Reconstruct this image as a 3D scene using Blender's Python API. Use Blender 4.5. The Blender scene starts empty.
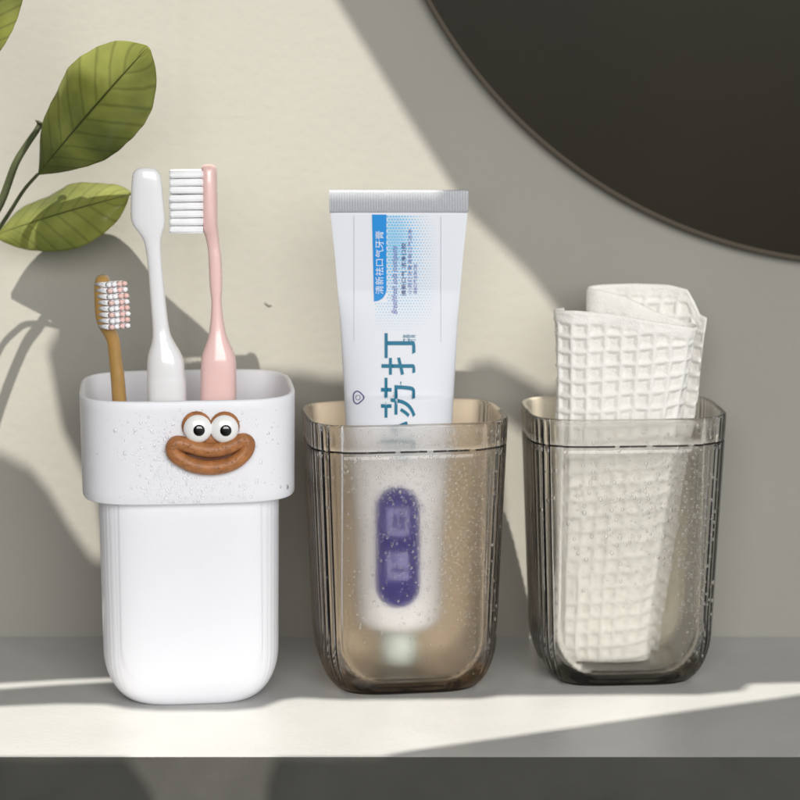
import bpy, bmesh, math, random
from mathutils import Vector, Matrix, noise
R = math.radians
MM = 0.001
random.seed(7)
S = bpy.context.scene
COL = S.collection

# ------------------------------------------------------------------ camera
TH, FPX = R(9.7), 2400.0
CAM = Vector((0, -0.9, 0.267))
def ray(px, py):
    u = (px-400)/FPX; v = (py-400)/FPX
    return Vector((u, math.cos(TH)-v*math.sin(TH), -math.sin(TH)-v*math.cos(TH)))
def on_y(px, py, y):
    d = ray(px, py); return CAM + d*((y-CAM.y)/d.y)
def on_z(px, py, z=0.0):
    d = ray(px, py); return CAM + d*((z-CAM.z)/d.z)
cd = bpy.data.cameras.new('camera'); co = bpy.data.objects.new('camera', cd); COL.objects.link(co)
co.location = CAM; co.rotation_euler = (math.pi/2-TH, 0, 0)
cd.sensor_width = 36; cd.lens = 36*FPX/800; cd.clip_start = .01; cd.clip_end = 50
cd.dof.use_dof = True; cd.dof.focus_distance = 0.885; cd.dof.aperture_fstop = 11
S.camera = co

WALL_Y = 0.074
EDGE_Y = -0.086

# ------------------------------------------------------------------ materials
def mat(name):
    m = bpy.data.materials.new(name); m.use_nodes = True
    nt = m.node_tree; return m, nt, nt.nodes['Principled BSDF']
def N(nt, t, **kw):
    n = nt.nodes.new(t)
    for k, v in kw.items():
        if k in n.inputs: n.inputs[k].default_value = v
        else: setattr(n, k, v)
    return n
def rgb(c): return (c[0], c[1], c[2], 1)
def simple(name, col, rough=.4, spec=.5, bump=0, bscale=400, var=0, vscale=60, sss=0, coat=0):
    m, nt, p = mat(name)
    p.inputs['Base Color'].default_value = rgb(col); p.inputs['Roughness'].default_value = rough
    p.inputs['Specular IOR Level'].default_value = spec; p.inputs['Coat Weight'].default_value = coat
    if sss:
        p.inputs['Subsurface Weight'].default_value = sss
        p.inputs['Subsurface Radius'].default_value = (1, .8, .7); p.inputs['Subsurface Scale'].default_value = .003
    tc = N(nt, 'ShaderNodeTexCoord')
    if var:
        nz = N(nt, 'ShaderNodeTexNoise', Scale=vscale, Detail=6); nt.links.new(tc.outputs['Object'], nz.inputs['Vector'])
        mp = N(nt, 'ShaderNodeMapRange'); mp.inputs['To Min'].default_value = 1-var; mp.inputs['To Max'].default_value = 1+var
        mp.inputs['From Min'].default_value = .3; mp.inputs['From Max'].default_value = .7
        nt.links.new(nz.outputs['Fac'], mp.inputs['Value'])
        vm = N(nt, 'ShaderNodeVectorMath', operation='SCALE'); vm.inputs[0].default_value = col
        nt.links.new(mp.outputs[0], vm.inputs['Scale']); nt.links.new(vm.outputs[0], p.inputs['Base Color'])
    if bump:
        nz = N(nt, 'ShaderNodeTexNoise', Scale=bscale, Detail=4); nt.links.new(tc.outputs['Object'], nz.inputs['Vector'])
        b = N(nt, 'ShaderNodeBump', Strength=bump, Distance=.0005)
        nt.links.new(nz.outputs['Fac'], b.inputs['Height']); nt.links.new(b.outputs[0], p.inputs['Normal'])
    return m

M = {}
M['wall'] = simple('plaster', (.332, .320, .285), .75, .2, .35, 260, .035, 9)
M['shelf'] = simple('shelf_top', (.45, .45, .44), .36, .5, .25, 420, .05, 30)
M['front_shade'] = simple('shelf_edge_shade', (.06, .059, .052), .5, .2, .15, 300, .12, 40)  # near-black base colour stands in for deep shade on the shelf front
M['mirror'] = simple('dark_disc', (.017, .0145, .008), .42, .1, 0, 1, .25, 5)
M['mirror_rim'] = simple('disc_rim', (.085, .07, .052), .7, .2)
M['white_plastic'] = simple('white_plastic', (.82, .82, .86), .38, .3, .04, 900, 0, 60, .25)
M['brush_white'] = simple('brush_white', (.83, .83, .84), .18, .5, sss=.2, coat=.4)
M['brush_pink'] = simple('brush_pink', (.88, .60, .57), .25, .5, sss=.25, coat=.4)
M['brush_gold'] = simple('brush_gold', (.42, .24, .07), .28, .6, .1, 800, .12, 120, coat=.4)
M['bristle'] = simple('bristle_white', (.95, .95, .97), .7, .05, .5, 900)
M['bristle_pink'] = simple('bristle_pink', (.88, .60, .55), .6, .1)
M['clay'] = simple('clay_brown', (.37, .15, .052), .42, .4, .4, 900, .22, 320)
M['clay_dark'] = simple('clay_dark', (.10, .03, .012), .5, .4)
M['eye_white'] = simple('eye_white', (.86, .86, .85), .2, .5, coat=.5)
M['pupil'] = simple('pupil_black', (.006, .006, .006), .12, .6, coat=.6)
M['tube'] = simple('tube_white', (.76, .78, .83), .5, .35, .05, 150)
M['crimp'] = simple('tube_crimp', (.46, .47, .50), .34, .6, .4, 1400)
M['cap'] = simple('tube_cap', (.62, .72, .68), .35)
M['ink_teal'] = simple('ink_teal', (.003, .16, .27), .5, .3)
M['ink_blue'] = simple('ink_blue', (.006, .26, .68), .5, .3)
M['ink_sky'] = simple('ink_sky', (.22, .55, .82), .5, .3)
M['ink_navy'] = simple('ink_navy', (.005, .004, .17), .5, .3)
M['ink_violet'] = simple('ink_violet', (.16, .17, .46), .5, .3)
M['ink_white'] = simple('ink_white', (.80, .86, .92), .5, .3)
M['ink_grey'] = simple('ink_grey', (.52, .53, .60), .5, .3)
M['ink_pale'] = simple('ink_pale', (.22, .22, .48), .5, .3)
M['stem'] = simple('stem', (.055, .065, .028), .5, .4, .4, 300, .2, 80)
M['towel'] = simple('cotton', (.95, .92, .865), .9, .1, .8, 1500, .03, 300, .15)

def glassy(name, col, rough, ior=1.45, absorb=None, dens=0, bump=0):
    m, nt, p = mat(name)
    p.inputs['Base Color'].default_value = rgb(col); p.inputs['Roughness'].default_value = rough
    p.inputs['Transmission Weight'].default_value = 1; p.inputs['IOR'].default_value = ior
    if absorb:
        v = N(nt, 'ShaderNodeVolumeAbsorption', Density=dens); v.inputs['Color'].default_value = rgb(absorb)
        nt.links.new(v.outputs[0], nt.nodes['Material Output'].inputs['Volume'])
    if bump:
        tc = N(nt, 'ShaderNodeTexCoord')
        nz = N(nt, 'ShaderNodeTexNoise', Scale=350, Detail=3); nt.links.new(tc.outputs['Object'], nz.inputs['Vector'])
        b = N(nt, 'ShaderNodeBump', Strength=bump, Distance=.0004)
        nt.links.new(nz.outputs['Fac'], b.inputs['Height']); nt.links.new(b.outputs[0], p.inputs['Normal'])
    return m
AMB, GRY = (.80, .66, .47), (.70, .69, .63)
def cup_plastic(name, tint, absorb, dens, r_in, fog_glow, haze, mist):
    """tinted clear plastic: refracting where it is fluted or stepped, thin and straight-through on the flat faces;
    the inside is misted (rough, slightly scattering), heavier on the far side to imitate its lit glow"""
    m = glassy(name, (1, .99, .975), .03, 1.46, absorb, dens); nt = m.node_tree; p = nt.nodes['Principled BSDF']
    A = lambda n_: N(nt, 'ShaderNodeAttribute', attribute_name=n_).outputs['Fac']
    inner, flat, fog_glow_w, painted_dark = A('inner_face'), A('flat_face'), A('fog_glow'), A('painted_dark')
    L_ = nt.links.new
    def mth(op, a, b):
        n_ = N(nt, 'ShaderNodeMath', operation=op)
        for k, x in enumerate((a, b)):
            if isinstance(x, (int, float)): n_.inputs[k].default_value = x
            else: L_(x, n_.inputs[k])
        return n_.outputs[0]
    def mix(f, a, b):
        n_ = N(nt, 'ShaderNodeMixShader')
        if isinstance(f, (int, float)): n_.inputs[0].default_value = f
        else: L_(f, n_.inputs[0])
        L_(a, n_.inputs[1]); L_(b, n_.inputs[2]); return n_.outputs[0]
    rough = mth('ADD', .02, mth('MULTIPLY', mth('MULTIPLY', inner, flat), r_in)); L_(rough, p.inputs['Roughness'])
    L_(mth('SUBTRACT', 1.46, mth('MULTIPLY', mth('MULTIPLY', inner, flat), .30)), p.inputs['IOR'])
    # near-black painted in for dark refraction at flutes and rim seam, and base shade
    gm = N(nt, 'ShaderNodeMixRGB'); L_(painted_dark, gm.inputs[0]); gm.inputs[1].default_value = (1, .99, .975, 1); gm.inputs[2].default_value = (.012, .011, .010, 1)
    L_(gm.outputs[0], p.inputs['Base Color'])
    tr = N(nt, 'ShaderNodeBsdfTransparent'); tr.inputs[0].default_value = rgb(tint)
    gl = N(nt, 'ShaderNodeBsdfGlossy', Roughness=.05); fr = N(nt, 'ShaderNodeFresnel', IOR=1.3)
    thin = mix(fr.outputs[0], tr.outputs[0], gl.outputs[0])
    # flat and outside: all thin; flat and inside: about half thin, half misted refraction
    share = mth('MULTIPLY', flat, mth('SUBTRACT', 1.0, mth('MULTIPLY', inner, mist)))
    base = mix(share, p.outputs[0], thin)
    d = N(nt, 'ShaderNodeBsdfDiffuse'); d.inputs[0].default_value = rgb(fog_glow); t = N(nt, 'ShaderNodeBsdfTranslucent'); t.inputs[0].default_value = rgb(fog_glow)
    out = mix(mth('MULTIPLY', mth('MULTIPLY', inner, fog_glow_w), haze), base, mix(.25, d.outputs[0], t.outputs[0]))
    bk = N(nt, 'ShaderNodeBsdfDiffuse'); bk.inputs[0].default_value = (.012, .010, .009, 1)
    out = mix(mth('MULTIPLY', painted_dark, .9), out, bk.outputs[0])
    L_(out, nt.nodes['Material Output'].inputs['Surface'])
    return m
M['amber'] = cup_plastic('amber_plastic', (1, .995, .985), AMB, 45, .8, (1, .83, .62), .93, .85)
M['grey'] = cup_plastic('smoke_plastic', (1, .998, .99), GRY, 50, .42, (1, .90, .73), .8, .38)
M['water'] = glassy('water', (1, 1, 1), .0, 1.33)

def leaf_mat():
    m, nt, p = mat('leaf')
    uv = N(nt, 'ShaderNodeUVMap'); sp = N(nt, 'ShaderNodeSeparateXYZ'); nt.links.new(uv.outputs[0], sp.inputs[0])
    def mth(op, a, b=None, c=None):
        n = N(nt, 'ShaderNodeMath', operation=op)
        for i, x in enumerate((a, b, c)):
            if x is None: continue
            if isinstance(x, (int, float)): n.inputs[i].default_value = x
            else: nt.links.new(x, n.inputs[i])
        return n.outputs[0]
    U, V = sp.outputs[0], sp.outputs[1]
    av = mth('ABSOLUTE', V)
    tc = N(nt, 'ShaderNodeTexCoord')
    nz = N(nt, 'ShaderNodeTexNoise', Scale=45, Detail=4); nt.links.new(tc.outputs['Object'], nz.inputs['Vector'])
    wob = mth('MULTIPLY', nz.outputs['Fac'], .05)
    ph = mth('ADD', mth('SUBTRACT', U, mth('MULTIPLY', mth('POWER', av, .8), .16)), wob)
    fr = mth('ABSOLUTE', mth('SUBTRACT', mth('FRACT', mth('MULTIPLY', ph, 9)), .5))
    vein = mth('SUBTRACT', 1.0, mth('SMOOTHSTEP' if False else 'MINIMUM', mth('MULTIPLY', fr, 7), 1.0))
    mid = mth('SUBTRACT', 1.0, mth('MINIMUM', mth('MULTIPLY', av, 26), 1.0))
    vn = mth('MAXIMUM', mth('MULTIPLY', vein, .3), mid)
    n2 = N(nt, 'ShaderNodeTexNoise', Scale=22, Detail=7); nt.links.new(tc.outputs['Object'], n2.inputs['Vector'])
    cr = N(nt, 'ShaderNodeValToRGB'); nt.links.new(n2.outputs['Fac'], cr.inputs[0])
    cr.color_ramp.elements[0].position = .3; cr.color_ramp.elements[0].color = (.12, .15, .035, 1)
    cr.color_ramp.elements[1].position = .7; cr.color_ramp.elements[1].color = (.52, .53, .21, 1)
    mx = N(nt, 'ShaderNodeMixRGB'); nt.links.new(vn, mx.inputs[0]); nt.links.new(cr.outputs[0], mx.inputs[1])
    mx.inputs[2].default_value = (.045, .06, .012, 1)
    nt.links.new(mx.outputs[0], p.inputs['Base Color'])
    p.inputs['Roughness'].default_value = .27; p.inputs['Coat Weight'].default_value = .4; p.inputs['Coat Roughness'].default_value = .2
    b = N(nt, 'ShaderNodeBump', Strength=.3, Distance=.0005); nt.links.new(mth('MULTIPLY', vn, -1), b.inputs['Height'])
    nt.links.new(b.outputs[0], p.inputs['Normal'])
    tr = N(nt, 'ShaderNodeBsdfTranslucent'); br = N(nt, 'ShaderNodeVectorMath', operation='MULTIPLY'); br.inputs[1].default_value = (1.7, 1.75, .9); nt.links.new(mx.outputs[0], br.inputs[0]); nt.links.new(br.outputs[0], tr.inputs[0])
    ms = N(nt, 'ShaderNodeMixShader'); ms.inputs[0].default_value = .6
    nt.links.new(p.outputs[0], ms.inputs[1]); nt.links.new(tr.outputs[0], ms.inputs[2])
    nt.links.new(ms.outputs[0], nt.nodes['Material Output'].inputs['Surface'])
    return m
M['leaf'] = leaf_mat()

# ------------------------------------------------------------------ helpers
def empty(name, loc, rz=0, label=None, cat=None, group=None):
    o = bpy.data.objects.new(name, None); COL.objects.link(o); o.location = loc; o.rotation_euler = (0, 0, rz)
    tag(o, label, cat, group); return o
def tag(o, label=None, cat=None, group=None, kind=None):
    if label: o['label'] = label
    if cat: o['category'] = cat
    if group: o['group'] = group
    if kind: o['kind'] = kind
    return o
def mesh_obj(name, verts, faces, mats, parent=None, smooth=True, midx=None, uvs=None, scale=MM):
    me = bpy.data.meshes.new(name)
    me.from_pydata([(v[0]*scale, v[1]*scale, v[2]*scale) for v in verts], [], faces)
    for m in (mats if isinstance(mats, (list, tuple)) else [mats]): me.materials.append(m)
    if midx:
        me.polygons.foreach_set('material_index', midx)
    me.polygons.foreach_set('use_smooth', [smooth]*len(me.polygons))
    if uvs:
        ul = me.uv_layers.new(name='UVMap')
        for lp in me.loops: ul.data[lp.index].uv = uvs[lp.vertex_index]
    me.update()
    o = bpy.data.objects.new(name, me); COL.objects.link(o)
    if parent: o.parent = parent
    return o
class MB:
    def __init__(s): s.v = []; s.f = []; s.m = []
    def rings(s, rings, closed=True, cap0=False, cap1=False, mi=0, loop=False, mis=None):
        n = len(rings[0]); b = len(s.v)
        for r in rings: s.v += [tuple(p) for p in r]
        k = len(rings)
        for i in range(k if loop else k-1):
            j = (i+1) % k
            for q in range(n if closed else n-1):
                q2 = (q+1) % n
                s.f.append((b+i*n+q, b+i*n+q2, b+j*n+q2, b+j*n+q)); s.m.append(mis[i] if mis else mi)
        if cap0: s.f.append(tuple(b+q for q in reversed(range(n)))); s.m.append(mi)
        if cap1: s.f.append(tuple(b+(k-1)*n+q for q in range(n))); s.m.append(mi if not mis else mis[-1])
        return s
    def tube(s, pts, rads, n=12, mi=0, closed=False):
        pts = [Vector(p) for p in pts]; rs = []; prev = None
        for i, p in enumerate(pts):
            if closed: t = pts[(i+1) % len(pts)]-pts[i-1]
            else: t = pts[min(i+1, len(pts)-1)]-pts[max(i-1, 0)]
            t.normalize()
            if prev is None:
                a = Vector((0, 0, 1)) if abs(t.z) < .9 else Vector((1, 0, 0))
                u = t.cross(a).normalized()
            else: u = (prev - t*prev.dot(t)).normalized()
            prev = u; w = t.cross(u)
            r = rads[i] if isinstance(rads, (list, tuple)) else rads
            ru, rw = r if isinstance(r, (list, tuple)) else (r, r)
            rs.append([p+u*(ru*math.cos(2*math.pi*q/n))+w*(rw*math.sin(2*math.pi*q/n)) for q in range(n)])
        return s.rings(rs, cap0=not closed, cap1=not closed, mi=mi, loop=closed)
    def blob(s, c, r, mi=0, nu=10, nv=6, M3=None):
        c = Vector(c); rs = []
        for i in range(nv+1):
            ph = -math.pi/2+math.pi*(i+.0001)/(nv+.0002)
            ring = []
            for q in range(nu):
                a = 2*math.pi*q/nu
                v = Vector((r[0]*math.cos(ph)*math.cos(a), r[1]*math.cos(ph)*math.sin(a), r[2]*math.sin(ph)))
                if M3: v = M3 @ v
                ring.append(c+v)
            rs.append(ring)
        return s.rings(rs, cap0=True, cap1=True, mi=mi)
    def box(s, x0, x1, y0, y1, z0, z1, mi=0):
        return s.rings([[(x0, y0, z), (x1, y0, z), (x1, y1, z), (x0, y1, z)] for z in (z0, z1)], cap0=True, cap1=True, mi=mi)
    def build(s, name, mats, parent=None, smooth=True, scale=MM):
        return mesh_obj(name, s.v, s.f, mats, parent, smooth, s.m, scale=scale)
def sstep(a, b, x):
    t = max(0, min(1, (x-a)/(b-a))); return t*t*(3-2*t)
def lerp(a, b, t): return a+(b-a)*t
def interp(tab, x):
    if x <= tab[0][0]: return tab[0][1]
    for (x0, y0), (x1, y1) in zip(tab, tab[1:]):
        if x <= x1:
            t = (x-x0)/(x1-x0); return lerp(y0, y1, t)
    return tab[-1][1]
def catmull(P, n=8, closed=False):
    P = [Vector(p) for p in P]; out = []; L = len(P)
    for i in range(L if closed else L-1):
        g = lambda k: P[k % L] if closed else P[max(0, min(L-1, k))]
        p0, p1, p2, p3 = g(i-1), g(i), g(i+1), g(i+2)
        for k in range(n):
            t = k/n
            out.append(.5*((2*p1)+(p2-p0)*t+(2*p0-5*p1+4*p2-p3)*t*t+(3*p1-p0-3*p2+p3)*t**3))
    if not closed: out.append(P[-1])
    return out
def bevel(o, w, seg=3):
    m = o.modifiers.new('b', 'BEVEL'); m.width = w; m.segments = seg; m.limit_method = 'ANGLE'; return o

# ------------------------------------------------------------------ setting
gx = on_y(177, 150, WALL_Y).x*1000
xs_ = [-900]+[gx-18+i*.3 for i in range(121)]+[900]
pr_ = [(x, WALL_Y*1000+1.1*math.exp(-((x-gx)/5.5)**2)) for x in xs_]+[(900, WALL_Y*1000+60), (-900, WALL_Y*1000+60)]
o = MB().rings([[(x, y_, z) for x, y_ in pr_] for z in (-400, 1100)], cap0=True, cap1=True).build('wall', M['wall'], smooth=False); tag(o, kind='structure')
o = MB().box(-900, 900, EDGE_Y*1000+.25, WALL_Y*1000-.01, -.11, 0).build('shelf_top', M['shelf'], smooth=False); tag(o, kind='structure')
bevel(o, .00004, 1)
o = MB().box(-900, 900, EDGE_Y*1000, WALL_Y*1000-.02, -90, -.12).build('shelf_front', M['front_shade'], smooth=False); tag(o, kind='structure')

# ------------------------------------------------------------------ round dark mirror on the wall
def circ3(a, b, c):
    ax, ay = a; bx, by = b; cx, cy = c
    d = 2*(ax*(by-cy)+bx*(cy-ay)+cx*(ay-by))
    ux = ((ax*ax+ay*ay)*(by-cy)+(bx*bx+by*by)*(cy-ay)+(cx*cx+cy*cy)*(ay-by))/d
    uy = ((ax*ax+ay*ay)*(cx-bx)+(bx*bx+by*by)*(ax-cx)+(cx*cx+cy*cy)*(bx-ax))/d
    return ux, uy, math.hypot(ax-ux, ay-uy)
pp = [on_y(*p, WALL_Y-.006)*1000 for p in ((425, 0), (558, 158), (800, 261))]
mx, mz, mr = circ3(*[(p.x, p.z) for p in pp])
mirror = empty('round_mirror', (mx*MM, WALL_Y, mz*MM), 0, 'large dark round disc mirror with thin tan rim high on the plaster wall', 'mirror')
n = 256
ci = lambda r, y: [(r*math.cos(2*math.pi*q/n), y, r*math.sin(2*math.pi*q/n)) for q in range(n)]
MB().rings([ci(mr, -.05), ci(mr, -6), ci(mr-.4, -6.4), ci(mr-1.7, -6.4), ci(mr-2.1, -6), ci(mr-2.1, -.05)], loop=True).build('rim', M['mirror_rim'], mirror)
MB().rings([ci(mr-2.05, -.06), ci(mr-2.05, -4.6)], cap0=True, cap1=True).build('glass', M['mirror'], mirror, smooth=False)
mb = MB(); p = on_y(267, 305, WALL_Y)*1000
mb.blob(p, (1.5, .25, .45), 0, 12, 6, Matrix.Rotation(R(38), 3, 'Y')); mb.blob(p+Vector((1.2, 0, -.3)), (.9, .2, .35), 0, 10, 6)
mb.build('scuff_mark', simple('scuff', (.10, .095, .08), .8), bpy.data.objects['wall'])
# ------------------------------------------------------------------ cups
def super_unit(n, K):
    """K points of the unit superellipse |x|^n+|y|^n=1 evenly spaced; returns list (x,y)"""
    D = 4000; pts = []
    for i in range(D+1):
        a = 2*math.pi*i/D; c, s_ = math.cos(a), math.sin(a)
        pts.append((math.copysign(abs(c)**(2/n), c), math.copysign(abs(s_)**(2/n), s_)))
    L = [0]
    for a, b in zip(pts, pts[1:]): L.append(L[-1]+math.dist(a, b))
    out = []; j = 0
    for k in range(K):
        t = L[-1]*k/K
        while L[j+1] < t: j += 1
        f = (t-L[j])/(L[j+1]-L[j]+1e-12)
        out.append((lerp(pts[j][0], pts[j+1][0], f), lerp(pts[j][1], pts[j+1][1], f)))
    return out
class Cup:
    """vessel: superellipse section a x b at the rim, taper, elliptical bottom rounding, fluted sides, flat front panel"""
    def __init__(s, a, b, H, taper, n=4.2, rx=10, rz=18, K=1080, ribs=.35, pitch=3.0, panel=.5, phw=25, pz=7, pr=15, ptop=999, bow=0):
        s.__dict__.update(a=a, b=b, H=H, taper=taper, n=n, rx=rx, rz=rz, K=K, ribs=ribs, pitch=pitch, panel=panel, phw=phw, pz=pz, pr=pr, ptop=ptop, bow=bow)
        s.ry = .3; s.U = super_unit(n, K)
        P = [(x*a, y*b) for x, y in s.U]; s.arc = [0]
        for p, q in zip(P, P[1:]): s.arc.append(s.arc[-1]+math.dist(p, q))
        tot = s.arc[-1]+math.dist(P[-1], P[0]); s.nr = round(tot/pitch); s.tot = tot
        s.nrm = []
        for x, y in s.U:
            g = Vector((math.copysign(abs(x)**(n-1), x)/a, math.copysign(abs(y)**(n-1), y)/b)).normalized(); s.nrm.append(g)
    def inset(s, z, rx, rz, z0):
        i = s.taper*(s.H-z)/s.H
        h = z-z0
        if h < rz: i += rx*(1-math.sqrt(max(0, 1-((rz-h)/rz)**2)))
        return i
    def pan(s, x, z):
        # rounded U panel, open upward
        dx = abs(x)-(s.phw-s.pr); dz = (s.pz+s.pr)-z
        if dz > 0: d = math.hypot(max(dx, 0), dz)-s.pr if dx > 0 else dz-s.pr
        else: d = dx-s.pr
        return s.panel*(1-sstep(-.5, .5, d))
    def ring(s, z, zi=None, thick=0, rx=None, rz=None, z0=0, ribs=True, extra=0):
        rx = s.rx if rx is None else rx; rz = s.rz if rz is None else rz
        i = s.inset(z, rx, rz, z0)+thick+extra; i2 = s.inset(z, rx*s.ry, rz, z0)+thick+extra
        out = []
        fade = sstep(0, 10, z-z0)
        for k, (ux, uy) in enumerate(s.U):
            a = s.a-i; b = s.b-i2
            x, y = ux*a, uy*b
            if ribs:
                nx, ny = s.nrm[k]
                w = sstep(.35, .75, abs(nx))
                f = abs(math.sin(math.pi*s.nr*s.arc[k]/s.tot))
                off = -s.ribs*w*(1-f)**2*fade
                if s.panel and ny < -.8 and abs(x) < s.phw+2: off += s.pan(x, z)
                x += nx*off; y += ny*off
            out.append((x, y, z))
        return out
    def front(s, x, z):
        a = s.a-s.inset(z, s.rx, s.rz, 0); b = s.b-s.inset(z, s.rx*s.ry, s.rz, 0)
        t = min(.999, abs(x/a)); y = -b*(1-t**s.n)**(1/s.n)
        gx = math.copysign(abs(t)**(s.n-1), x)/a; gy = -(abs(y/b)**(s.n-1))/b
        nn = Vector((gx, gy, 0)).normalized()
        return Vector((x, y, z))+nn*(s.pan(x, z)), nn
def zs(z0, rz, H, nb=14, ns=26):
    out = [z0+rz*(1-math.cos(math.pi/2*i/nb)) for i in range(nb+1)]
    out += [lerp(z0+rz, H, i/ns) for i in range(1, ns+1)]
    return out
def shrink(r, f, z): return [(p[0]*f, p[1]*f, z) for p in r]

def clear_cup(name, loc, rz, mo, label, cup):
    root = empty(name, loc, rz, label, 'cup', 'clear bathroom cups on the shelf')
    H = cup.H; mb = MB(); rings = []; mis = []
    base = cup.ring(0)
    for f in (.02, .5, .8): rings.append(shrink(base, f, .5 if f < .9 else 0)); mis.append(0)
    rings[-1] = shrink(base, .93, .25)
    gz = H-10.4
    zz = [z for z in zs(0, cup.rz, H-.8) if abs(z-gz) > .6]+[gz-.5, gz-.22, gz, gz+.22, gz+.5]
    for z in sorted(zz): rings.append(cup.ring(z, extra=.9 if z == gz else .55 if abs(z-gz) < .3 else 0)); mis.append(0)
    # rounded lip
    rings.append(cup.ring(H-.25, extra=.18)); mis.append(0)
    rings.append(cup.ring(H, extra=.7, ribs=False)); mis.append(1)
    th_top, th = 2.0, 2.05
    rings.append(cup.ring(H-.25, thick=th_top-.15, ribs=False)); mis.append(1)
    zl = H-12.0
    zi = [H-.8, H-3, H-6, zl+.35]
    for z in zi: rings.append(cup.ring(z, thick=th_top, ribs=False)); mis.append(1)
    rings.append(cup.ring(zl, thick=th_top, ribs=False)); mis.append(1)
    rings.append(cup.ring(zl-.02, thick=th-.05, ribs=False)); mis.append(1)
    zb = 5.2
    for z in reversed(zs(zb, 20, zl-.5, 14, 14)):
        rings.append(cup.ring(z, thick=th, rx=13, rz=20, z0=zb, ribs=False)); mis.append(1)
    ib = rings[-1]
    for f in (.7, .35, .02): rings.append(shrink(ib, f, zb-.01)); mis.append(1)
    mb.rings(rings, cap0=True, cap1=True, mis=mis)
    body = mb.build('cup_body', mo, root)
    V = [v.co*1000 for v in body.data.vertices]; K_ = cup.K
    inner = [float(mi2) for mi2 in mis for _ in range(K_)]; flat = []; fog_glow = []; painted_dark = []
    for q, v in enumerate(V):
        nx, ny = cup.nrm[q % K_]
        f = 1-sstep(.30, .55, abs(nx))
        f *= sstep(2, 9, v.z)
        if ny < 0:
            dx = abs(v.x)-(cup.phw-cup.pr); dz = (cup.pz+cup.pr)-v.z
            d = (math.hypot(max(dx, 0), dz) if dx > 0 else dz)-cup.pr if dz > 0 else dx-cup.pr
            if not inner[q]: f *= sstep(.5, 1.6, abs(d))
        f *= sstep(.6, 1.3, abs(v.z-(H-10.4))) if not inner[q] else 1
        f *= 1-sstep(H-1.5, H-.6, v.z)
        fl = 1-abs(math.sin(math.pi*cup.nr*cup.arc[q % K_]/cup.tot))
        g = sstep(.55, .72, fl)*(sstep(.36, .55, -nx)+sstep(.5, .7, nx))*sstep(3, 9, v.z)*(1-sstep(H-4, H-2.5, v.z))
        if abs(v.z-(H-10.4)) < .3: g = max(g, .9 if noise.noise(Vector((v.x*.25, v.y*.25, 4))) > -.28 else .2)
        if .3 < v.z < 1.3 and abs(ny) > .3: g = max(g, .75)  # contact shadow painted along the bottom edge
        painted_dark.append(0 if inner[q] else g)
        flat.append(f); fog_glow.append((1.0 if ny > 0 else .06)*(1-sstep(.5, .9, abs(nx))*.8))  # strong scatter on the far wall imitates a backlit glow, light mist in front
    for n_, vals in (('inner_face', inner), ('flat_face', flat), ('fog_glow', fog_glow), ('painted_dark', painted_dark)):
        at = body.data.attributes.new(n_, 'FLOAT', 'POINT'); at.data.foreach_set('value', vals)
    body.data.polygons.foreach_set('material_index', [0]*len(body.data.polygons))
    # dark seat line ring inside the lip step
    return root, body

def drops(root, cup, spec, rmin, rmax, name='water_drops', label='fine clear water droplets beading on the front'):
    mb = MB(); placed = []
    for (cx, cz, sx, sz, cnt) in spec:
        k = 0; tries = 0
        while k < cnt and tries < cnt*12:
            tries += 1
            x = random.gauss(cx, sx); z = random.gauss(cz, sz)
            if abs(x) > cup.a-4 or z > cup.ztop-1 or z < cup.zbot+1: continue
            r = rmin+(rmax-rmin)*random.random()**2.2
            if any((x-q[0])**2+(z-q[1])**2 < ((r+q[2])*1.15)**2 for q in placed): continue
            if cup.avoid and cup.avoid(x, z): continue
            placed.append((x, z, r)); k += 1
            P, nn = cup.front(x, z)
            t = Vector((-nn.y, nn.x, 0)); M3 = Matrix((t, nn, Vector((0, 0, 1)))).transposed()
            st = 1+random.random()*.5*(r > .4)
            mb.blob(P+nn*(r*.12), (r, r*.5, r*st), 0, 8 if r < .3 else 12, 4 if r < .3 else 6, M3)
    o = mb.build(name, M['water'], root); tag(o, label, kind='stuff'); return o

# cup with toothpaste
c2 = Cup(38.6, 28.5, 106.6, 4.4, n=4.4, rx=10, rz=19, ribs=1.15, pitch=3.0, panel=.9, phw=27, pz=5, pr=18)
c2.ztop, c2.zbot, c2.avoid = 106, 3, None
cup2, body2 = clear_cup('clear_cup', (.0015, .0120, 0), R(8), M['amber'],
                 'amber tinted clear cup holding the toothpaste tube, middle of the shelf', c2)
drops(cup2, c2, [(0, 66, 10, 18, 650), (14, 72, 9, 20, 560), (-6, 90, 16, 8, 300), (24, 55, 6, 26, 260), (-20, 60, 6, 25, 120), (18, 92, 10, 7, 160)], .13, .6)
# cup with towel
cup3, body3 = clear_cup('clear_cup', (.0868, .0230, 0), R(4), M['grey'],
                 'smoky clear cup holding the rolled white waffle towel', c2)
drops(cup3, c2, [(0, 80, 16, 10, 330), (20, 75, 8, 16, 420), (25, 50, 4, 20, 240), (-5, 60, 12, 12, 110)], .15, .75)

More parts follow.
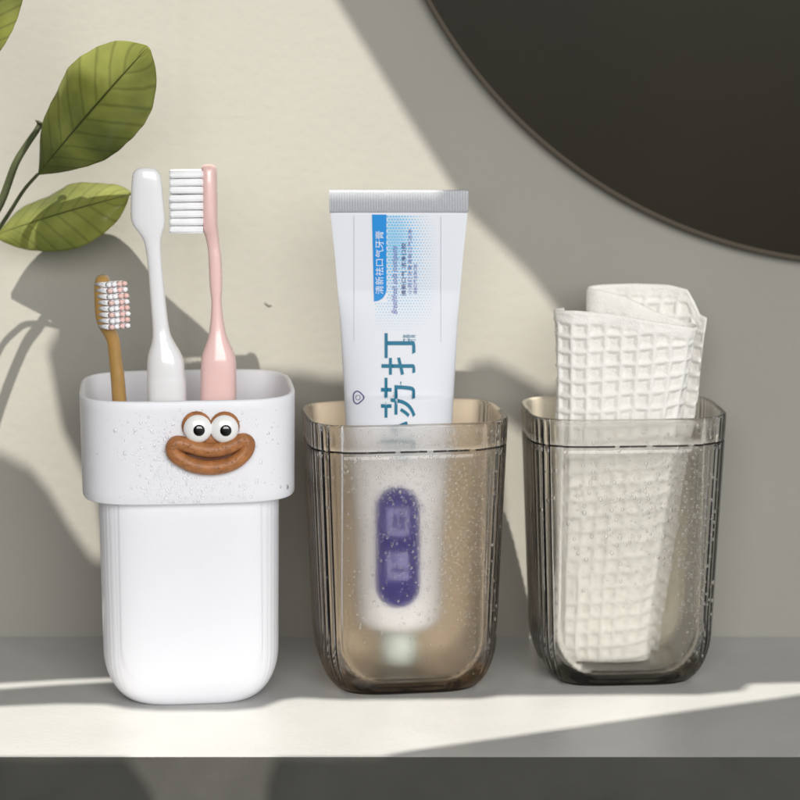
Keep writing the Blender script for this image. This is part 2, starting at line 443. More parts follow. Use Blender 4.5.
# white cup
cup1 = empty('toothbrush_cup', (-.0815, .0055, 0), R(6), 'opaque white cup with googly eyed brown face, holding three toothbrushes', 'cup')
cb = Cup(34.3, 32.5, 81.2, 0.9, n=4.4, rx=12, rz=18, ribs=.12, pitch=2.6, panel=.3, phw=26.5, pz=8, pr=14)
bd = Cup(40.6, 37.5, 118.2, 1.2, n=4.2, rx=0, rz=.01, ribs=0, panel=0)
rings = []
base = cb.ring(0)
for f, z in ((.02, .4), (.6, .4), (.93, .2)): rings.append(shrink(base, f, z))
for z in zs(0, 18, 80.7): rings.append(cb.ring(z))
for z in reversed(zs(3, 18, 80.7, 10, 8)): rings.append(cb.ring(z, thick=2, z0=3, ribs=False))
rings.append(shrink(rings[-1], .4, 3)); rings.append(shrink(rings[-2], .02, 3))
MB().rings(rings, cap0=True, cap1=True).build('body', M['white_plastic'], cup1)
rings = [bd.ring(79.2, ribs=False, extra=6.6), bd.ring(79.2, ribs=False, extra=1.0), bd.ring(79.4, ribs=False, extra=.35), bd.ring(80.0, ribs=False)]
rings += [bd.ring(lerp(80.0, 117.4, i/12), ribs=False) for i in range(1, 13)]
rings += [bd.ring(117.95, ribs=False, extra=.3), bd.ring(118.2, ribs=False, extra=.9), bd.ring(117.95, ribs=False, extra=1.6), bd.ring(117.2, ribs=False, extra=1.9)]
rings += [bd.ring(z, ribs=False, extra=1.9) for z in (110, 100, 90, 82, 81.4)] + [bd.ring(81.2, ribs=False, extra=2.4), bd.ring(81.2, ribs=False, extra=9)]
MB().rings(rings, loop=True).build('upper_band', M['white_plastic'], cup1)

# face ornament on the band
inv1 = None
def loc1(px, py, lift=0):
    """point on the band's front face seen at a pixel, in the white cup's own frame"""
    cz, sz = math.cos(R(6)), math.sin(R(6))
    y = .0055-.0375
    for _ in range(6):
        w = on_y(px, py, y); dx, dy = w.x+.0815, w.y-.0055
        lx, ly = (dx*cz+dy*sz)*1000, (-dx*sz+dy*cz)*1000
        i = bd.taper*(bd.H-w.z*1000)/bd.H; a, b = bd.a-i, bd.b-i
        fy = -b*(1-min(.99, abs(lx/a))**bd.n)**(1/bd.n)-lift
        y += (fy-ly)/1000
    return Vector((lx, fy, w.z*1000))
loop = [(173, 448), (177, 443), (187, 445), (198, 448.5), (211, 450.2), (224, 448.5), (235, 444), (243, 440.5), (247.8, 444), (245, 452.5), (236, 461), (224, 466), (210, 467.6), (195, 465.8), (182, 460), (174.5, 454.2)]
lp = catmull([loc1(x, y, 2.0) for x, y in loop], 6, True)
mb = MB().tube(lp, 2.8, 16, 0, True)
# inside of the mouth
cpt = loc1(209, 458, .6)
mb.blob(cpt, (12.5, 1.2, 3.2), 1, 20, 8)
mb.blob(loc1(211, 439.5, 0), (4.5, 1.6, 3.6), 0, 20, 8)
mouth = mb.build('face_ornament', [M['clay'], M['clay_dark']], cup1)
mouth['label'] = 'raised brown smiling clay mouth with fine water beads'
for (ex, ey, bx) in ((197.6, 427.8, -1.0), (224.2, 428, .5)):
    c = loc1(ex, ey, 0)
    mb = MB()
    bk = loc1(ex+bx, ey-1.8, .6)
    mb.blob(bk, (5.55, 2.0, 5.55), 0, 28, 10)
    mb.build('eye_backing', M['clay'], mouth)
    mb = MB()
    mb.blob(c+Vector((0, -2.2, 0)), (5.25, 2.4, 5.25), 0, 32, 12)
    mb.blob(c+Vector((.4, -4.25, -.2)), (2.2, .75, 2.2), 1, 20, 8)
    mb.build('eye', [M['eye_white'], M['pupil']], mouth)
# band droplets
bd.ztop, bd.zbot = 116, 79
bd.pan = lambda x, z: 0
fc = loc1(210, 447)
bd.avoid = lambda x, z: ((x-fc.x)/17)**2+((z-fc.z)/10.5)**2 < 1
drops(cup1, bd, [(-8, 104, 9, 6, 85), (-9, 90, 6, 8, 120), (4, 84, 9, 3, 70), (8, 106, 12, 5, 40), (10, 88, 12, 5, 25)], .22, .75,
      label='clear water droplets scattered over the upper band around the face')
# beads on the mouth
mb = MB()
for k in range(170):
    i = random.randrange(len(lp)); P = lp[i]
    ang = random.uniform(-1.2, 1.2)
    P = P+Vector((random.uniform(-.5, .5), -2.7*math.cos(ang), 2.7*math.sin(ang)))
    r = random.uniform(.16, .42)
    mb.blob(P, (r, r, r), 0, 7, 5)
o = mb.build('water_beads', M['water'], mouth); tag(o, kind='stuff')

# ------------------------------------------------------------------ toothbrushes
def brush_loft(stations, n=20, e=2.6):
    """stations: centre, half-width along view-x, half-depth along view-y"""
    rings = []
    for (c, rx, ry) in stations:
        ring = []
        for q in range(n):
            a = 2*math.pi*q/n; cc, ss = math.cos(a), math.sin(a)
            ring.append((c[0]+rx*math.copysign(abs(cc)**(2/e), cc), c[1]+ry*math.copysign(abs(ss)**(2/e), ss), c[2]))
        rings.append(ring)
    return rings
def smooth_st(st, k=6):
    P = catmull([s_[0] for s_ in st], k); W = catmull([(s_[1], s_[2], 0) for s_ in st], k)
    return [(p, max(w.x, .05), max(w.y, .05)) for p, w in zip(P, W)]
def W_(px, py, y): return on_y(px, py, y*MM)*1000
PX = .375
def brush(name, label, y, sta, mt):
    """sta: list of (px, py, halfwidth px, halfdepth mm); root at the brush foot"""
    foot = Vector(sta[-1][4]) if len(sta[-1]) > 4 else W_(sta[-1][0], sta[-1][1], y)
    root = empty(name, foot*MM, 0, label, 'toothbrush', 'toothbrushes in the white cup')
    st = []
    for s_ in sta:
        c = Vector(s_[4]) if len(s_) > 4 else W_(s_[0], s_[1], y)
        st.append((c-foot, s_[2]*PX, s_[3]))
    return root, foot, st
# white one, seen from the back
y = 2
sta = [(146, 167.5, 3, .6), (146, 168.5, 8, 1.4), (146.2, 172, 12.5, 2.0), (146.5, 180, 14.8, 2.3), (147, 200, 16.2, 2.4), (147.8, 217, 17, 2.4), (149, 226, 15.5, 2.4), (151, 234, 11.5, 2.4), (152.5, 242, 8.6, 2.3), (154.5, 260, 7.4, 2.4),
       (158, 300, 7.6, 2.6), (161, 330, 8.6, 3.0), (163, 342, 11.5, 4), (164.5, 352, 16, 5), (165.5, 361, 18.5, 5.6), (166, 375, 19.3, 6), (167, 400, 20, 6.2), (172, 540, 18, 6, ), (176, 640, 16, 5.5), (176, 670, 8, 3)]
root, foot, st = brush('toothbrush', 'plain white toothbrush standing with the back of its head to the viewer', y, sta, None)
MB().rings(brush_loft(smooth_st(st)), cap0=True, cap1=True).build('handle', M['brush_white'], root)
mb = MB()
for r in range(8):
    for c in range(4):
        p = W_(146+(c-1.5)*5.5, 178+r*6.2, y)-foot
        mb.tube([p+Vector((0, 1.5, 0)), p+Vector((0, 11, 0))], [.95, 1.05], 8)
mb.build('bristles', M['bristle'], root)
# pink one, side on
y = 9
sta = [(208, 164.5, 3, 2.0), (208.5, 166, 6.5, 3.8), (209, 171, 7.8, 5), (209.5, 190, 8, 5.6), (210, 215, 7.8, 5.6), (210.5, 228, 7.6, 4.6), (212, 236, 7.0, 3.4), (213.5, 246, 6.2, 2.6), (215, 258, 6.6, 2.7),
       (216, 285, 6.4, 2.8), (216.5, 300, 5.2, 2.9), (217, 318, 6.4, 3.2), (217.5, 334, 9, 3.8), (218, 345, 13, 4.8), (218.3, 354, 16.6, 5.4), (218.5, 363, 18, 5.8), (218.5, 385, 18.6, 6), (218, 410, 18.6, 6), (214, 540, 17, 6), (211, 640, 15, 5), (210, 672, 8, 3)]
root, foot, st = brush('toothbrush', 'pale pink toothbrush turned sideways with white bristles facing left', y, sta, None)
MB().rings(brush_loft(smooth_st(st)), cap0=True, cap1=True).build('handle', M['brush_pink'], root)
mb = MB()
for r in range(8):
    for c in range(4):
        py = 173.5+r*7.9
        p = W_(204, py, y)-foot; q = W_(170.5+random.uniform(-.6, .6), py+random.uniform(-.6, .6)+.4, y)-foot
        dy = Vector((0, (c-1.5)*2.5, 0))
        mb.tube([p+dy, p.lerp(q, .5)+dy, p.lerp(q, .93)+dy, q+dy], [1.22, 1.3, 1.34, 1.15], 14)
        for s_ in range(9):
            a = s_*.7; off = Vector((0, 1.25*math.cos(a), 1.25*math.sin(a)))
            mb.tube([p+dy+off, q+dy+off+Vector((random.uniform(-.45, .1), 0, random.uniform(-.12, .12)))], [.12, .1], 5)
mb.build('bristles', M['bristle'], root)
# small golden one, three-quarter
y = -3
sta = [(103, 275, 2.5, 2), (102.5, 277, 6, 3.6), (102.5, 284, 8.2, 4.8), (103, 300, 8.8, 5.2), (104.5, 318, 8.8, 5), (107.5, 328, 8.2, 4.2), (111.5, 336, 7.2, 3.2), (114, 345, 6.6, 2.8), (116, 365, 6.8, 2.8), (119, 395, 7.2, 2.9), (128, 540, 7.5, 3), (132, 660, 7, 3)]
root, foot, st = brush('toothbrush', 'short golden brown toothbrush with pink tipped white bristles', y, sta, None)
MB().rings(brush_loft(smooth_st(st)), cap0=True, cap1=True).build('handle', M['brush_gold'], root)
mb = MB()
dirv = Vector((.66, -.75, .06)).normalized()
side = Vector((.75, .66, 0)).normalized()
for r in range(8):
    for c in range(4):
        p = W_(103+r*.45, 283+r*6.0, y)-foot+side*((c-1.6)*2.35)+Vector((.8, -1.2, 0))
        ln = 9.2+.7*math.sin(r*math.pi/7)+.25*math.sin(r*2.3+c)
        pinkish = (c in (2, 3) and r % 2 == 0) or (c in (0, 1, 2) and r % 2 == 1 and c != 1)
        t1, t2 = p+dirv*(ln*.78), p+dirv*ln
        mb.tube([p, p.lerp(t1, .5), t1], [.72, .92, .98], 12)
        mb.tube([t1, p+dirv*(ln*.92), t2], [.98, .9, .55], 12, 1 if pinkish else 0)
        for s_ in range(12):
            a = s_*2.39996+c; rr = .95*math.sqrt((s_+1)/12)
            off = side*(rr*math.cos(a))+Vector((0, 0, rr*math.sin(a)))
            mb.tube([p+dirv*(ln*.5)+off, t2+off*.85+dirv*random.uniform(-.5, .25)], [.13, .1], 5, 1 if pinkish and s_ % 3 else 0)
mb.build('bristles', [M['bristle'], M['bristle_pink']], root)

# ------------------------------------------------------------------ toothpaste tube
TY = 14.0       # axis depth
tz = lambda py: W_(400, py, TY).z
ZT, ZC, ZS = tz(190), tz(212), 24.0
tube = empty('toothpaste_tube', (W_(399, 600, TY).x*MM, TY*MM, 6.2*MM), 0, 'white and blue toothpaste tube standing crimped end up in the amber cup', 'toothpaste')
T0 = Vector((W_(399, 600, TY).x, TY, 6.2))
A_TAB = [(22, 16.5), (60, 17.2), (tz(425), 20.6), (tz(320), 22.6), (tz(260), 24.4), (ZC, 26.2), (ZT, 26.5)]
A_TAB = sorted(A_TAB)
def ta(z): return interp(A_TAB, z)
def tb(z):
    a = ta(z); v = max(0, 552-a*a)**.5
    return max(.45, v*sstep(0, 1, min(1, (ZC-z)/70)**.8*.72+.0) if ZC-z < 70 else v*lerp(.72*1, 1, min(1, (ZC-z-70)/80)) if False else max(.5, min(v, (ZC-z)*.165+.5)))
def txc(z): return (398.5-399)*PX*(z/ZT)
def tfront(x, z):
    a, b = ta(z), tb(z); t = min(.999, abs(x)/a)
    return -b*(1-t**2.2)**(1/2.0)
rings = []
def tring(z, s_=1):
    a, b = ta(z)*s_, tb(z)*s_
    out = []
    for q in range(240):
        an = 2*math.pi*q/240; c, s2 = math.cos(an), math.sin(an)
        x = a*c; out.append((x, math.copysign(b*(1-abs(c)**2.2)**.5, s2), z-T0.z))
    return out
mb = MB()
rr = []
for f, z in ((.30, 19.5), (.45, 19.8), (.75, 21), (.93, 22.6), (1, 25)):
    rr.append([(p[0], p[1], z-T0.z) for p in tring(25, f)])
for i in range(1, 180): rr.append(tring(lerp(25, ZC, i/179)))
mb.rings(rr, cap0=True, cap1=True)
mb.build('tube_body', M['tube'], tube)
# crimped end with fine ribs
K = 560; aC = 26.3
def cr(z, a, b, rib):
    out = []
    for q in range(K):
        u = q/K*2
        if u < 1: x = lerp(-a, a, u); y_ = -b
        else: x = lerp(a, -a, u-1); y_ = b
        y_ += math.copysign(rib*abs(math.sin(x*math.pi/1.0)), y_); out.append((x, y_, z-T0.z))
    return out
rr = [cr(ZC-.2, aC, .5, 0), cr(ZC+.2, aC+.15, .75, .0), cr(ZC+1.2, aC+.15, .85, .05), cr(ZC+1.6, aC+.2, .7, .4), cr(ZT-1.0, aC+.3, .7, .4), cr(ZT-.5, aC+.3, .75, .15), cr(ZT, aC+.25, .5, 0)]
MB().rings(rr, cap0=True, cap1=True).build('crimp', M['crimp'], tube)
# cap
def ccap(r, z): return [(r*math.cos(2*math.pi*q/64)+.15*math.cos(q*math.pi), r*math.sin(2*math.pi*q/64), z-T0.z) for q in range(64)]
MB().rings([ccap(6.8, 6.2), ccap(7.4, 6.6), ccap(7.6, 12), ccap(6.6, 19.4), ccap(6.0, 19.8)], cap0=True, cap1=True).build('cap', M['cap'], tube)
# prints: flat shapes bent onto the tube's front
def to_tube(name, polys_bm, mt, eps=.08, label=None):
    bm = polys_bm
    for k in range(-26, 27, 1):
        g = bm.verts[:]+bm.edges[:]+bm.faces[:]
        bmesh.ops.bisect_plane(bm, geom=g, plane_co=(k*1.0, 0, 0), plane_no=(1, 0, 0))
    for zz in range(20, 190, 6):
        g = bm.verts[:]+bm.edges[:]+bm.faces[:]
        bmesh.ops.bisect_plane(bm, geom=g, plane_co=(0, 0, zz), plane_no=(0, 0, 1))
    for v in bm.verts:
        v.co = Vector((v.co.x, tfront(v.co.x, v.co.z)-eps-.16, v.co.z-T0.z))*MM
    me = bpy.data.meshes.new(name); bm.to_mesh(me); bm.free(); me.materials.append(mt)
    o = bpy.data.objects.new(name, me); COL.objects.link(o); o.parent = tube
    if label: o['label'] = label
    return o
def px2t(px, py):
    """pixel -> (x,z) on the tube's front"""
    w = W_(px, py, TY)
    for _ in range(3):
        w = W_(px, py, TY+tfront(w.x-T0.x, w.z))
    return w.x-T0.x, w.z
def poly_bm(bm, pts):
    vs = [bm.verts.new((x, 0, z)) for x, z in pts]
    try: bm.faces.new(vs)
    except ValueError: pass
def text_bm(txt, size, rot=True, shear=0, xs=1.0, bold=0):
    cu = bpy.data.curves.new('t', 'FONT'); cu.body = txt; cu.size = size; cu.shear = shear; cu.offset = bold
    ob = bpy.data.objects.new('t', cu); COL.objects.link(ob)
    dg = bpy.context.evaluated_depsgraph_get()
    me = bpy.data.meshes.new_from_object(ob.evaluated_get(dg))
    bm = bmesh.new(); bm.from_mesh(me)
    bpy.data.objects.remove(ob); bpy.data.curves.remove(cu); bpy.data.meshes.remove(me)
    return bm
def text_on(name, txt, pxl, pyb, pxr, pyt, mt, shear=0, bold=0, eps=.1):
    """text turned a quarter turn (reads upward), filling the pixel box: glyph tops face left"""
    bm = text_bm(txt, 10, shear=shear, bold=bold)
    xs = [v.co.x for v in bm.verts]; ys = [v.co.y for v in bm.verts]
    x0, x1, y0, y1 = min(xs), max(xs), min(ys), max(ys)
    A = px2t(pxl, pyt); B = px2t(pxr, pyb)
    for v in bm.verts:
        f = (v.co.x-x0)/(x1-x0); g = (v.co.y-y0)/(y1-y0)
        v.co = Vector((lerp(B[0], A[0], g), 0, lerp(B[1], A[1], f)))
    return to_tube(name, bm, mt, eps)
# blue bar
bm = bmesh.new()
bar = [(372, 214.5), (386.5, 214.5), (386.5, 290), (385.5, 294), (383, 298), (379, 300.5), (374, 301.5)]
poly_bm(bm, [px2t(*p) for p in bar]); to_tube('blue_banner', bm, M['ink_blue'])
text_on('banner_text', '清新祛口气牙膏', 375.2, 294, 383.6, 231, M['ink_white'], eps=.34)
text_on('title_text', '打', 381.5, 375, 415.5, 333, M['ink_teal'], bold=.05)
text_on('title_text', '苏', 381, 417.5, 415.5, 377, M['ink_teal'], bold=.05)
text_on('title_text', '小', 382, 462, 415.5, 421, M['ink_teal'], bold=.05)
text_on('small_title', '牙膏', 402.5, 342, 415.8, 334.5, M['ink_teal'])
text_on('script_text', 'Breathfresh soda toothpaste', 391.5, 314, 399, 246, M['ink_violet'], shear=.4, eps=.2)
text_on('fine_print', '清新口气 洁净口腔', 401.5, 296, 406, 243, M['ink_navy'], eps=.2, bold=.02)
text_on('fine_print', '小苏打牙膏清新口气洁净', 408, 294, 412, 229, M['ink_violet'], eps=.2)
text_on('fine_print', '清新口气洁净口腔', 413.6, 294, 417.2, 264, M['ink_violet'], eps=.2)
# halftone dots
bm = bmesh.new()
for i in range(0, 24):
    for j in range(0, 44):
        px = 376+i*2.9+(1.45 if j % 2 else 0); py = 216.5+j*2.9
        d1 = math.hypot((px-393)/24, (py-222)/58)
        r = .46*math.exp(-d1*d1*.8)+.20*math.exp(-((px-400)/38)**4-((py-275)/56)**4)
        if px < 387.5 and py < 303: continue
        if r < .1: continue
        x, z = px2t(px, py)
        poly_bm(bm, [(x+r*math.cos(a*math.pi/3), z+r*math.sin(a*math.pi/3)) for a in range(6)])
for v in bm.verts: v.co = Vector((v.co.x, tfront(v.co.x, v.co.z)-.2, v.co.z-T0.z))*MM
me = bpy.data.meshes.new('dot_print'); bm.to_mesh(me); bm.free(); me.materials.append(M['ink_sky'])
o = bpy.data.objects.new('dot_print', me); COL.objects.link(o); o.parent = tube
# shield emblem
def outline(bm, pts, w):
    n_ = len(pts)
    P = [Vector((x, z)) for x, z in pts]; c = sum(P, Vector((0, 0)))/n_
    for i in range(n_):
        a, b = P[i], P[(i+1) % n_]
        ai = a+(c-a).normalized()*w; bi = b+(c-b).normalized()*w
        poly_bm(bm, [tuple(a), tuple(b), tuple(bi), tuple(ai)])
bm = bmesh.new()
sh = catmull([(353.5, 393, 0), (357, 390.5, 0), (361, 392.5, 0), (364.5, 397.5, 0), (361, 402, 0), (357, 404.3, 0), (353.8, 402, 0), (352.8, 397.5, 0)], 5, True)
outline(bm, [px2t(p.x, p.y) for p in sh], .42)
outline(bm, [px2t(358+2.6*math.cos(a*.5), 397.5+2.6*math.sin(a*.5)) for a in range(13)], .2)
to_tube('shield_emblem', bm, M['ink_navy'], .12)
# fold lines in the film
for px in (354, 441):
    bm = bmesh.new(); poly_bm(bm, [px2t(px-.35, 216), px2t(px+.35, 216), px2t(px+.2, 342), px2t(px-.2, 342)])
    to_tube('fold_line', bm, M['ink_grey'], .1)
# navy capsule emblem low on the tube
def caps(hw, y0, y1, cx=398):
    pts = []
    for a in range(0, 181, 12): pts.append((cx+hw*math.cos(R(a)), y0+hw-hw*math.sin(R(a))))
    for a in range(180, 361, 12): pts.append((cx+hw*math.cos(R(a)), y1-hw-hw*math.sin(R(a))))
    return pts
bm = bmesh.new(); poly_bm(bm, [px2t(*p) for p in caps(22, 487, 608)]); to_tube('navy_emblem', bm, M['ink_navy'], .12)
bm = bmesh.new()
for (x0, y0, x1, y1) in ((387, 508, 409, 536), (387, 553, 409, 580)):
    poly_bm(bm, [px2t(*p) for p in ((x0, y0), (x1, y0), (x1, y1), (x0, y1))])
to_tube('pale_mark', bm, M['ink_pale'], .2)
bm = bmesh.new()
for (x0, y0, x1, y1) in ((393, 514, 397, 530), (400, 514, 405, 530), (392, 558, 398, 562), (392, 568, 405, 572)):
    poly_bm(bm, [px2t(*p) for p in ((x0, y0), (x1, y0), (x1, y1), (x0, y1))])
to_tube('pale_mark', bm, M['ink_navy'], .28)

# ------------------------------------------------------------------ towel

def towel():
    # horizontal fold path (mm, world x/y) : front layer left->right, round the right edge, back layers
    path = [(64.5, 40), (61.0, 34), (61.5, 28.5), (68, 24.6), (80, 23.2), (92, 22.6), (104, 23.2), (111, 25.5), (114.5, 30), (112, 36), (102, 39.5), (88, 40.5), (78, 40.5),
            (74, 44), (78, 48), (90, 49.5), (104, 48.5), (114, 46), (121, 41)]
    P = catmull([(x, y_, 0) for x, y_ in path], 30)
    L = [0]
    for a, b in zip(P, P[1:]): L.append(L[-1]+(b-a).length)
    tot = L[-1]; ds = .45; n_ = int(tot/ds); pts = []; j = 0
    for k in range(n_+1):
        t = min(tot-1e-6, k*tot/n_)
        while L[j+1] < t: j += 1
        pts.append(P[j].lerp(P[j+1], (t-L[j])/(L[j+1]-L[j])))
    zf = lambda px, py, yy: W_(px, py, yy).z
    # top height by arc position
    def ztop(s_, p):
        f = s_/tot
        zt = interp([(0, 144.5), (.12, 145.5), (.2, 144.5), (.32, 141), (.40, 138.5), (.46, 139.5), (.53, 143), (.60, 149), (.66, 151.5), (.74, 152.5), (.82, 153), (.90, 152.6), (.945, 151), (.965, 146), (.98, 141.5), (1, 140.5)], f)
        return zt
    zb = 5.7; nz = 300; cell = 6.5
    grid = []; nn = []
    for k, p in enumerate(pts):
        a = pts[max(0, k-1)]; b = pts[min(len(pts)-1, k+1)]; t = (b-a).normalized(); nn.append(Vector((-t.y, t.x, 0)))
    def hgt(s_, z, zt):
        s0_, z0_ = s_, z; wv = noise.noise_vector(Vector((s_*.09, z*.09, 5))); s_ = s_+wv.x*.7; z = z+wv.y*.7
        u = (s_/cell+.06*math.sin(z/17)) % 1-.5; v = ((z-.035*s_+1.2*math.sin(s_/19))/5.9+.05*math.sin(s_/9)) % 1-.5
        d = max(abs(u), abs(v))*2
        hem = sstep(4.2, 6.4, zt-z0_)*.8+.2*sstep(1, 2, zt-z0_)
        ridge = sstep(.5, .9, d)
        h = -1.25*(1-ridge)+.2*(math.cos(d*11))*(1-ridge)
        return h*hem+(1-hem)*(.1+.08*math.sin(s0_*5)*math.sin(z0_*5))
    def surf(sign):
        g = []
        for k, p in enumerate(pts):
            s_ = k*tot/n_; zt = ztop(s_, p); col = []
            for i in range(nz+1):
                f = i/nz; z = lerp(zb, zt, f)
                taper = sstep(0, .9, 1-f)  # layers gather towards the foot
                cx, cy = 80, 34
                q = Vector((lerp(p.x, 61+(p.x-61)*.71, (1-f)), lerp(p.y, cy+(p.y-cy)*.86, (1-f)), z))
                wob = noise.noise(Vector((s_*.05, z*.03, 3)))*1.6+noise.noise(Vector((s_*.15, z*.12, 9)))*.5
                th = .55
                e = min(1, (zt-z)/1.0, (z-zb)/1.0, s_/1.0+.05, (tot-s_)/1.0+.05); th *= math.sqrt(max(.0, e))
                q -= nn[k]*(sign*th+wob+(hgt(s_, z, zt)*(.55+.45*sign)*1.0)+noise.noise(Vector((s_*2, z*2, 1)))*.14)
                col.append(q)
            g.append(col)
        return g
    F, B = surf(1), surf(-1)
    mb = MB(); mb.rings(F, closed=False); mb.rings([list(reversed(c)) for c in B], closed=False)
    K_ = nz+1; off = len(F)*K_; nF = len(F)
    for k in range(nF-1):
        mb.f.append((k*K_+nz, (k+1)*K_+nz, off+(k+1)*K_, off+k*K_)); mb.m.append(0)
        mb.f.append(((k+1)*K_, k*K_, off+k*K_+nz, off+(k+1)*K_+nz)); mb.m.append(0)
    for i in range(nz):
        mb.f.append((i, i+1, off+nz-i-1, off+nz-i)); mb.m.append(0)
        e = (nF-1)*K_; mb.f.append((e+i+1, e+i, off+e+nz-i, off+e+nz-i-1)); mb.m.append(0)
    base = Vector((80, 34, 7)); 
    mb.v = [tuple(Vector(v)-base) for v in mb.v]; base = base+Vector((-.3, -9, 0))
    o = mb.build('waffle_towel', M['towel']); o.location = base*MM
    tag(o, 'cream white waffle weave towel folded upright inside the smoky cup', 'towel')
    bm = bmesh.new(); bm.from_mesh(o.data); bmesh.ops.recalc_face_normals(bm, faces=bm.faces); bm.to_mesh(o.data); bm.free()
    o.data.polygons.foreach_set('use_smooth', [True]*len(o.data.polygons))
towel()

# ------------------------------------------------------------------ plant
root_p = W_(-60, 560, 40); root_p.z = 0; root_p.x = -172
plant = empty('leafy_branch', root_p*MM, 0, 'leafy green branch with broad veined leaves reaching in from the left', 'plant')
def leaf(base, tip, hw, yb, yt, prof, curl=3, bend=4, roll=0, wav=.8, label=None, tw=0):
    B, T = W_(*base, yb), W_(*tip, yt)
    ax = (T-B); L = ax.length; ax.normalize()
    view = Vector((0, -1, .25)).normalized()
    sd = ax.cross(view).normalized(); up = sd.cross(ax).normalized()
    sd = (Matrix.Rotation(R(roll), 3, ax) @ sd); up = (Matrix.Rotation(R(roll), 3, ax) @ up)
    cp = catmull([(a_, b_, 0) for a_, b_ in prof], 8); tab = [(q_.x, q_.y) for q_ in cp]; pf = lambda u_: max(.01, interp(tab, u_))
    nu, nv = 110, 28; V = []; F = []; UV = []
    for i in range(nu+1):
        u = i/nu; w = pf(u)*hw*PX
        for j in range(nv+1):
            v = -1+2*j/nv
            edge = 1+.022*math.sin(u*17+v*2)+.006*math.sin(u*61)
            p = B+ax*(u*L)+sd*(v*w*edge)+up*(-curl*v*v*(w/8)+bend*math.sin(u*math.pi))
            p += up*(wav*math.sin(u*17+2*v)*v*v+.06*math.cos((u-.16*abs(v)**.8)*9*2*math.pi)*(1-abs(v))**.3)
            p += up*(tw*v*u*3)
            V.append(p-root_p); UV.append((u, v))
    for i in range(nu):
        for j in range(nv):
            a = i*(nv+1)+j; F.append((a, a+1, a+nv+2, a+nv+1))
    o = mesh_obj('leaf', V, F, M['leaf'], plant, True, uvs=UV)
    sm = o.modifiers.new('s', 'SOLIDIFY'); sm.thickness = .00025
    if label: o['label'] = label
    return o
PROF = [(0, .02), (.03, .12), (.1, .36), (.2, .62), (.35, .86), (.5, .99), (.62, .98), (.75, .86), (.86, .62), (.93, .38), (.975, .17), (1, .03)]
leaf((38, 174), (148, 47), 47, 28, -18, PROF, 3, 3, 8, .5, 'broad upright yellow green leaf')
leaf((-8, 236), (132, 194), 37, 54, 42, PROF, 4, 2, -12, 1.0, 'lower leaf with glossy pale highlights', 1)
leaf((-20, 72), (6, -70), 27, -18, -28, PROF, 3, 2, 0, .8, 'leaf tip at the upper corner')
mb = MB()
pts = catmull([W_(-60, 420, 40), W_(-40, 320, 38), W_(-15, 235, 35), W_(2, 200, 33), W_(15, 165, 30), (W_(26, 146, 29)), W_(37, 130, 28), W_(41, 122, 28)], 8)
pts = [root_p+Vector((0, 0, .05))]+pts
mb.tube([p-root_p for p in pts], [lerp(2.0, 1.05, i/(len(pts)-1)) for i in range(len(pts)-5)]+[1.2, 1.5, 2.1, 2.4, 1.6], 10)
mb.build('stem', M['stem'], plant)
mb = MB()
pts = catmull([W_(-60, 420, 40), W_(-35, 290, 46), W_(-10, 243, 45), W_(8, 215, 38), W_(24, 190, 29), W_(38, 174, 25)], 8)
mb.tube([p-root_p for p in pts], [lerp(1.1, .6, i/(len(pts)-1)) for i in range(len(pts))], 8)
mb.build('stem', M['stem'], plant)

# ------------------------------------------------------------------ sunlight through an added, unseen panel cut to shape the lit patches
SD = Vector((.183, 1, -1.33)).normalized()
G0 = Vector((0, WALL_Y, .12))-SD*.80
e1 = SD.cross(Vector((0, 0, 1))).normalized(); e2 = e1.cross(SD).normalized()
def gproj(P):
    t = (G0-P).dot(SD); Q = P+SD*t-G0; return (Q.dot(e1), Q.dot(e2))
wy = lambda L_: [gproj(on_y(x, y, WALL_Y)) for x, y in L_]
hz = lambda L_: [gproj(on_z(x, y, 0)) for x, y in L_]
fy = lambda L_: [gproj(on_y(x, y, EDGE_Y)) for x, y in L_]
hole_wall = wy([(-90, -120), (250, -120), (330, -10), (400, 105), (470, 215), (530, 275), (580, 340), (590, 375), (548, 392), (515, 372), (492, 360), (474, 362), (460, 378), (330, 378), (300, 372), (195, 370), (160, 325),
                (130, 290), (95, 300), (60, 325), (47, 350), (62, 430), (97, 500), (105, 560), (92, 558), (69, 525), (50, 492), (31, 468), (0, 452), (-90, 430)])
hole_slit = hz([(-60, 685), (0, 683.5), (60, 680), (125, 677.5), (125, 681), (60, 684.5), (0, 689), (-60, 692)])
hole_shelf = hz([(-60, 709), (0, 706.5), (60, 704), (105, 704.5), (130, 709), (160, 711), (230, 711), (262, 708), (282, 700), (300, 698), (345, 700), (480, 699), (500, 696), (620, 695), (700, 695), (742, 691), (750, 684), (870, 681), (870, 682), (800, 694.5), (575, 727), (400, 752), (380, 756.5), (276, 756.5)]) + \
    fy([(276, 757.5), (268, 780), (262, 830), (165, 830), (150, 790), (126, 757.5)]) + hz([(125, 756.5), (-60, 756.5)])
cu = bpy.data.curves.new('g', 'CURVE'); cu.dimensions = '2D'; cu.fill_mode = 'BOTH'; cu.extrude = .004
hole_gap = wy([(497, 415), (512, 425), (545, 450), (550, 640), (503, 640), (505, 520)])
hole_low = wy([(298, 392), (324, 392), (322, 640), (314, 640), (312, 585), (300, 550), (292, 520)])
for pl in (hole_gap, [(-.6, min(q[1] for q in hole_shelf)-.03), (.6, min(q[1] for q in hole_shelf)-.03), (.6, .5), (-.6, .5)], hole_wall, hole_slit, hole_shelf):
    sp = cu.splines.new('POLY'); sp.points.add(len(pl)-1); sp.use_cyclic_u = True
    for q, (x, y) in zip(sp.points, pl): q.co = (x, y, 0, 1)
ob = bpy.data.objects.new('g', cu); COL.objects.link(ob)
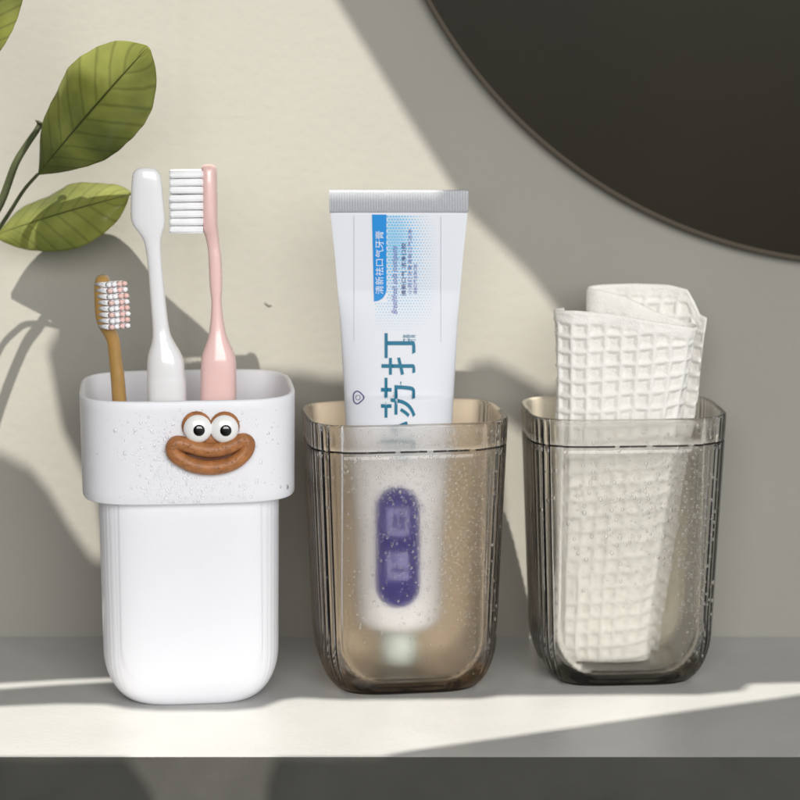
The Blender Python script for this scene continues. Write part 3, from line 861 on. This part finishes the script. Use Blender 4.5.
me = bpy.data.meshes.new_from_object(ob.evaluated_get(bpy.context.evaluated_depsgraph_get()))
bpy.data.objects.remove(ob)
me.materials.clear(); me.materials.append(M['wall'])
gw = bpy.data.objects.new('sun_gobo', me); COL.objects.link(gw)
gw.matrix_world = Matrix.Translation(G0) @ Matrix((e1, e2, e1.cross(e2))).transposed().to_4x4()
tag(gw, kind='structure')

sl = bpy.data.lights.new('sun', 'SUN'); sl.energy = 6.4; sl.angle = R(.36); sl.color = (1, .955, .87)
so = bpy.data.objects.new('sun', sl); COL.objects.link(so); so.rotation_euler = SD.to_track_quat('-Z', 'Y').to_euler()
def area(name, loc, at, sx, sy, pw, col=(1, 1, 1), spread=180):
    l = bpy.data.lights.new(name, 'AREA'); l.shape = 'RECTANGLE'; l.size = sx; l.size_y = sy; l.energy = pw; l.color = col; l.spread = R(spread)
    o = bpy.data.objects.new(name, l); COL.objects.link(o); o.location = loc
    o.rotation_euler = (Vector(at)-Vector(loc)).to_track_quat('-Z', 'Y').to_euler(); return o
area('softbox', (.20, -1.3, .56), (0, 0, .06), 1.2, .6, 18.2, (1, .99, .97))

w = bpy.data.worlds.new('World'); S.world = w; w.use_nodes = True
nt = w.node_tree; bg = nt.nodes['Background']; bg.inputs['Strength'].default_value = .3
tc = N(nt, 'ShaderNodeTexCoord'); sx = N(nt, 'ShaderNodeSeparateXYZ'); nt.links.new(tc.outputs['Generated'], sx.inputs[0])
cr_ = N(nt, 'ShaderNodeValToRGB'); mp_ = N(nt, 'ShaderNodeMapRange'); mp_.inputs['From Min'].default_value = -1
ad = N(nt, 'ShaderNodeMath', operation='MULTIPLY_ADD'); ad.inputs[1].default_value = .8
ms_ = N(nt, 'ShaderNodeMath', operation='MULTIPLY'); ms_.inputs[1].default_value = .6
nt.links.new(sx.outputs[2], ms_.inputs[0]); nt.links.new(sx.outputs[0], ad.inputs[0]); nt.links.new(ms_.outputs[0], ad.inputs[2])
nt.links.new(ad.outputs[0], mp_.inputs['Value']); nt.links.new(mp_.outputs[0], cr_.inputs[0]); nt.links.new(cr_.outputs[0], bg.inputs['Color'])
cr_.color_ramp.elements[0].position = .25; cr_.color_ramp.elements[0].color = (.03, .03, .03, 1)
cr_.color_ramp.elements[1].position = .75; cr_.color_ramp.elements[1].color = (1.3, 1.35, 1.4, 1)

S.view_settings.view_transform = 'Standard'; S.view_settings.look = 'None'; S.view_settings.exposure = 0; S.view_settings.gamma = 1
c = S.cycles
c.use_denoising = True; c.max_bounces = 16; c.transmission_bounces = 14; c.transparent_max_bounces = 16; c.glossy_bounces = 6; c.diffuse_bounces = 4
c.caustics_refractive = True; c.caustics_reflective = False; c.blur_glossy = .3; c.sample_clamp_indirect = 6
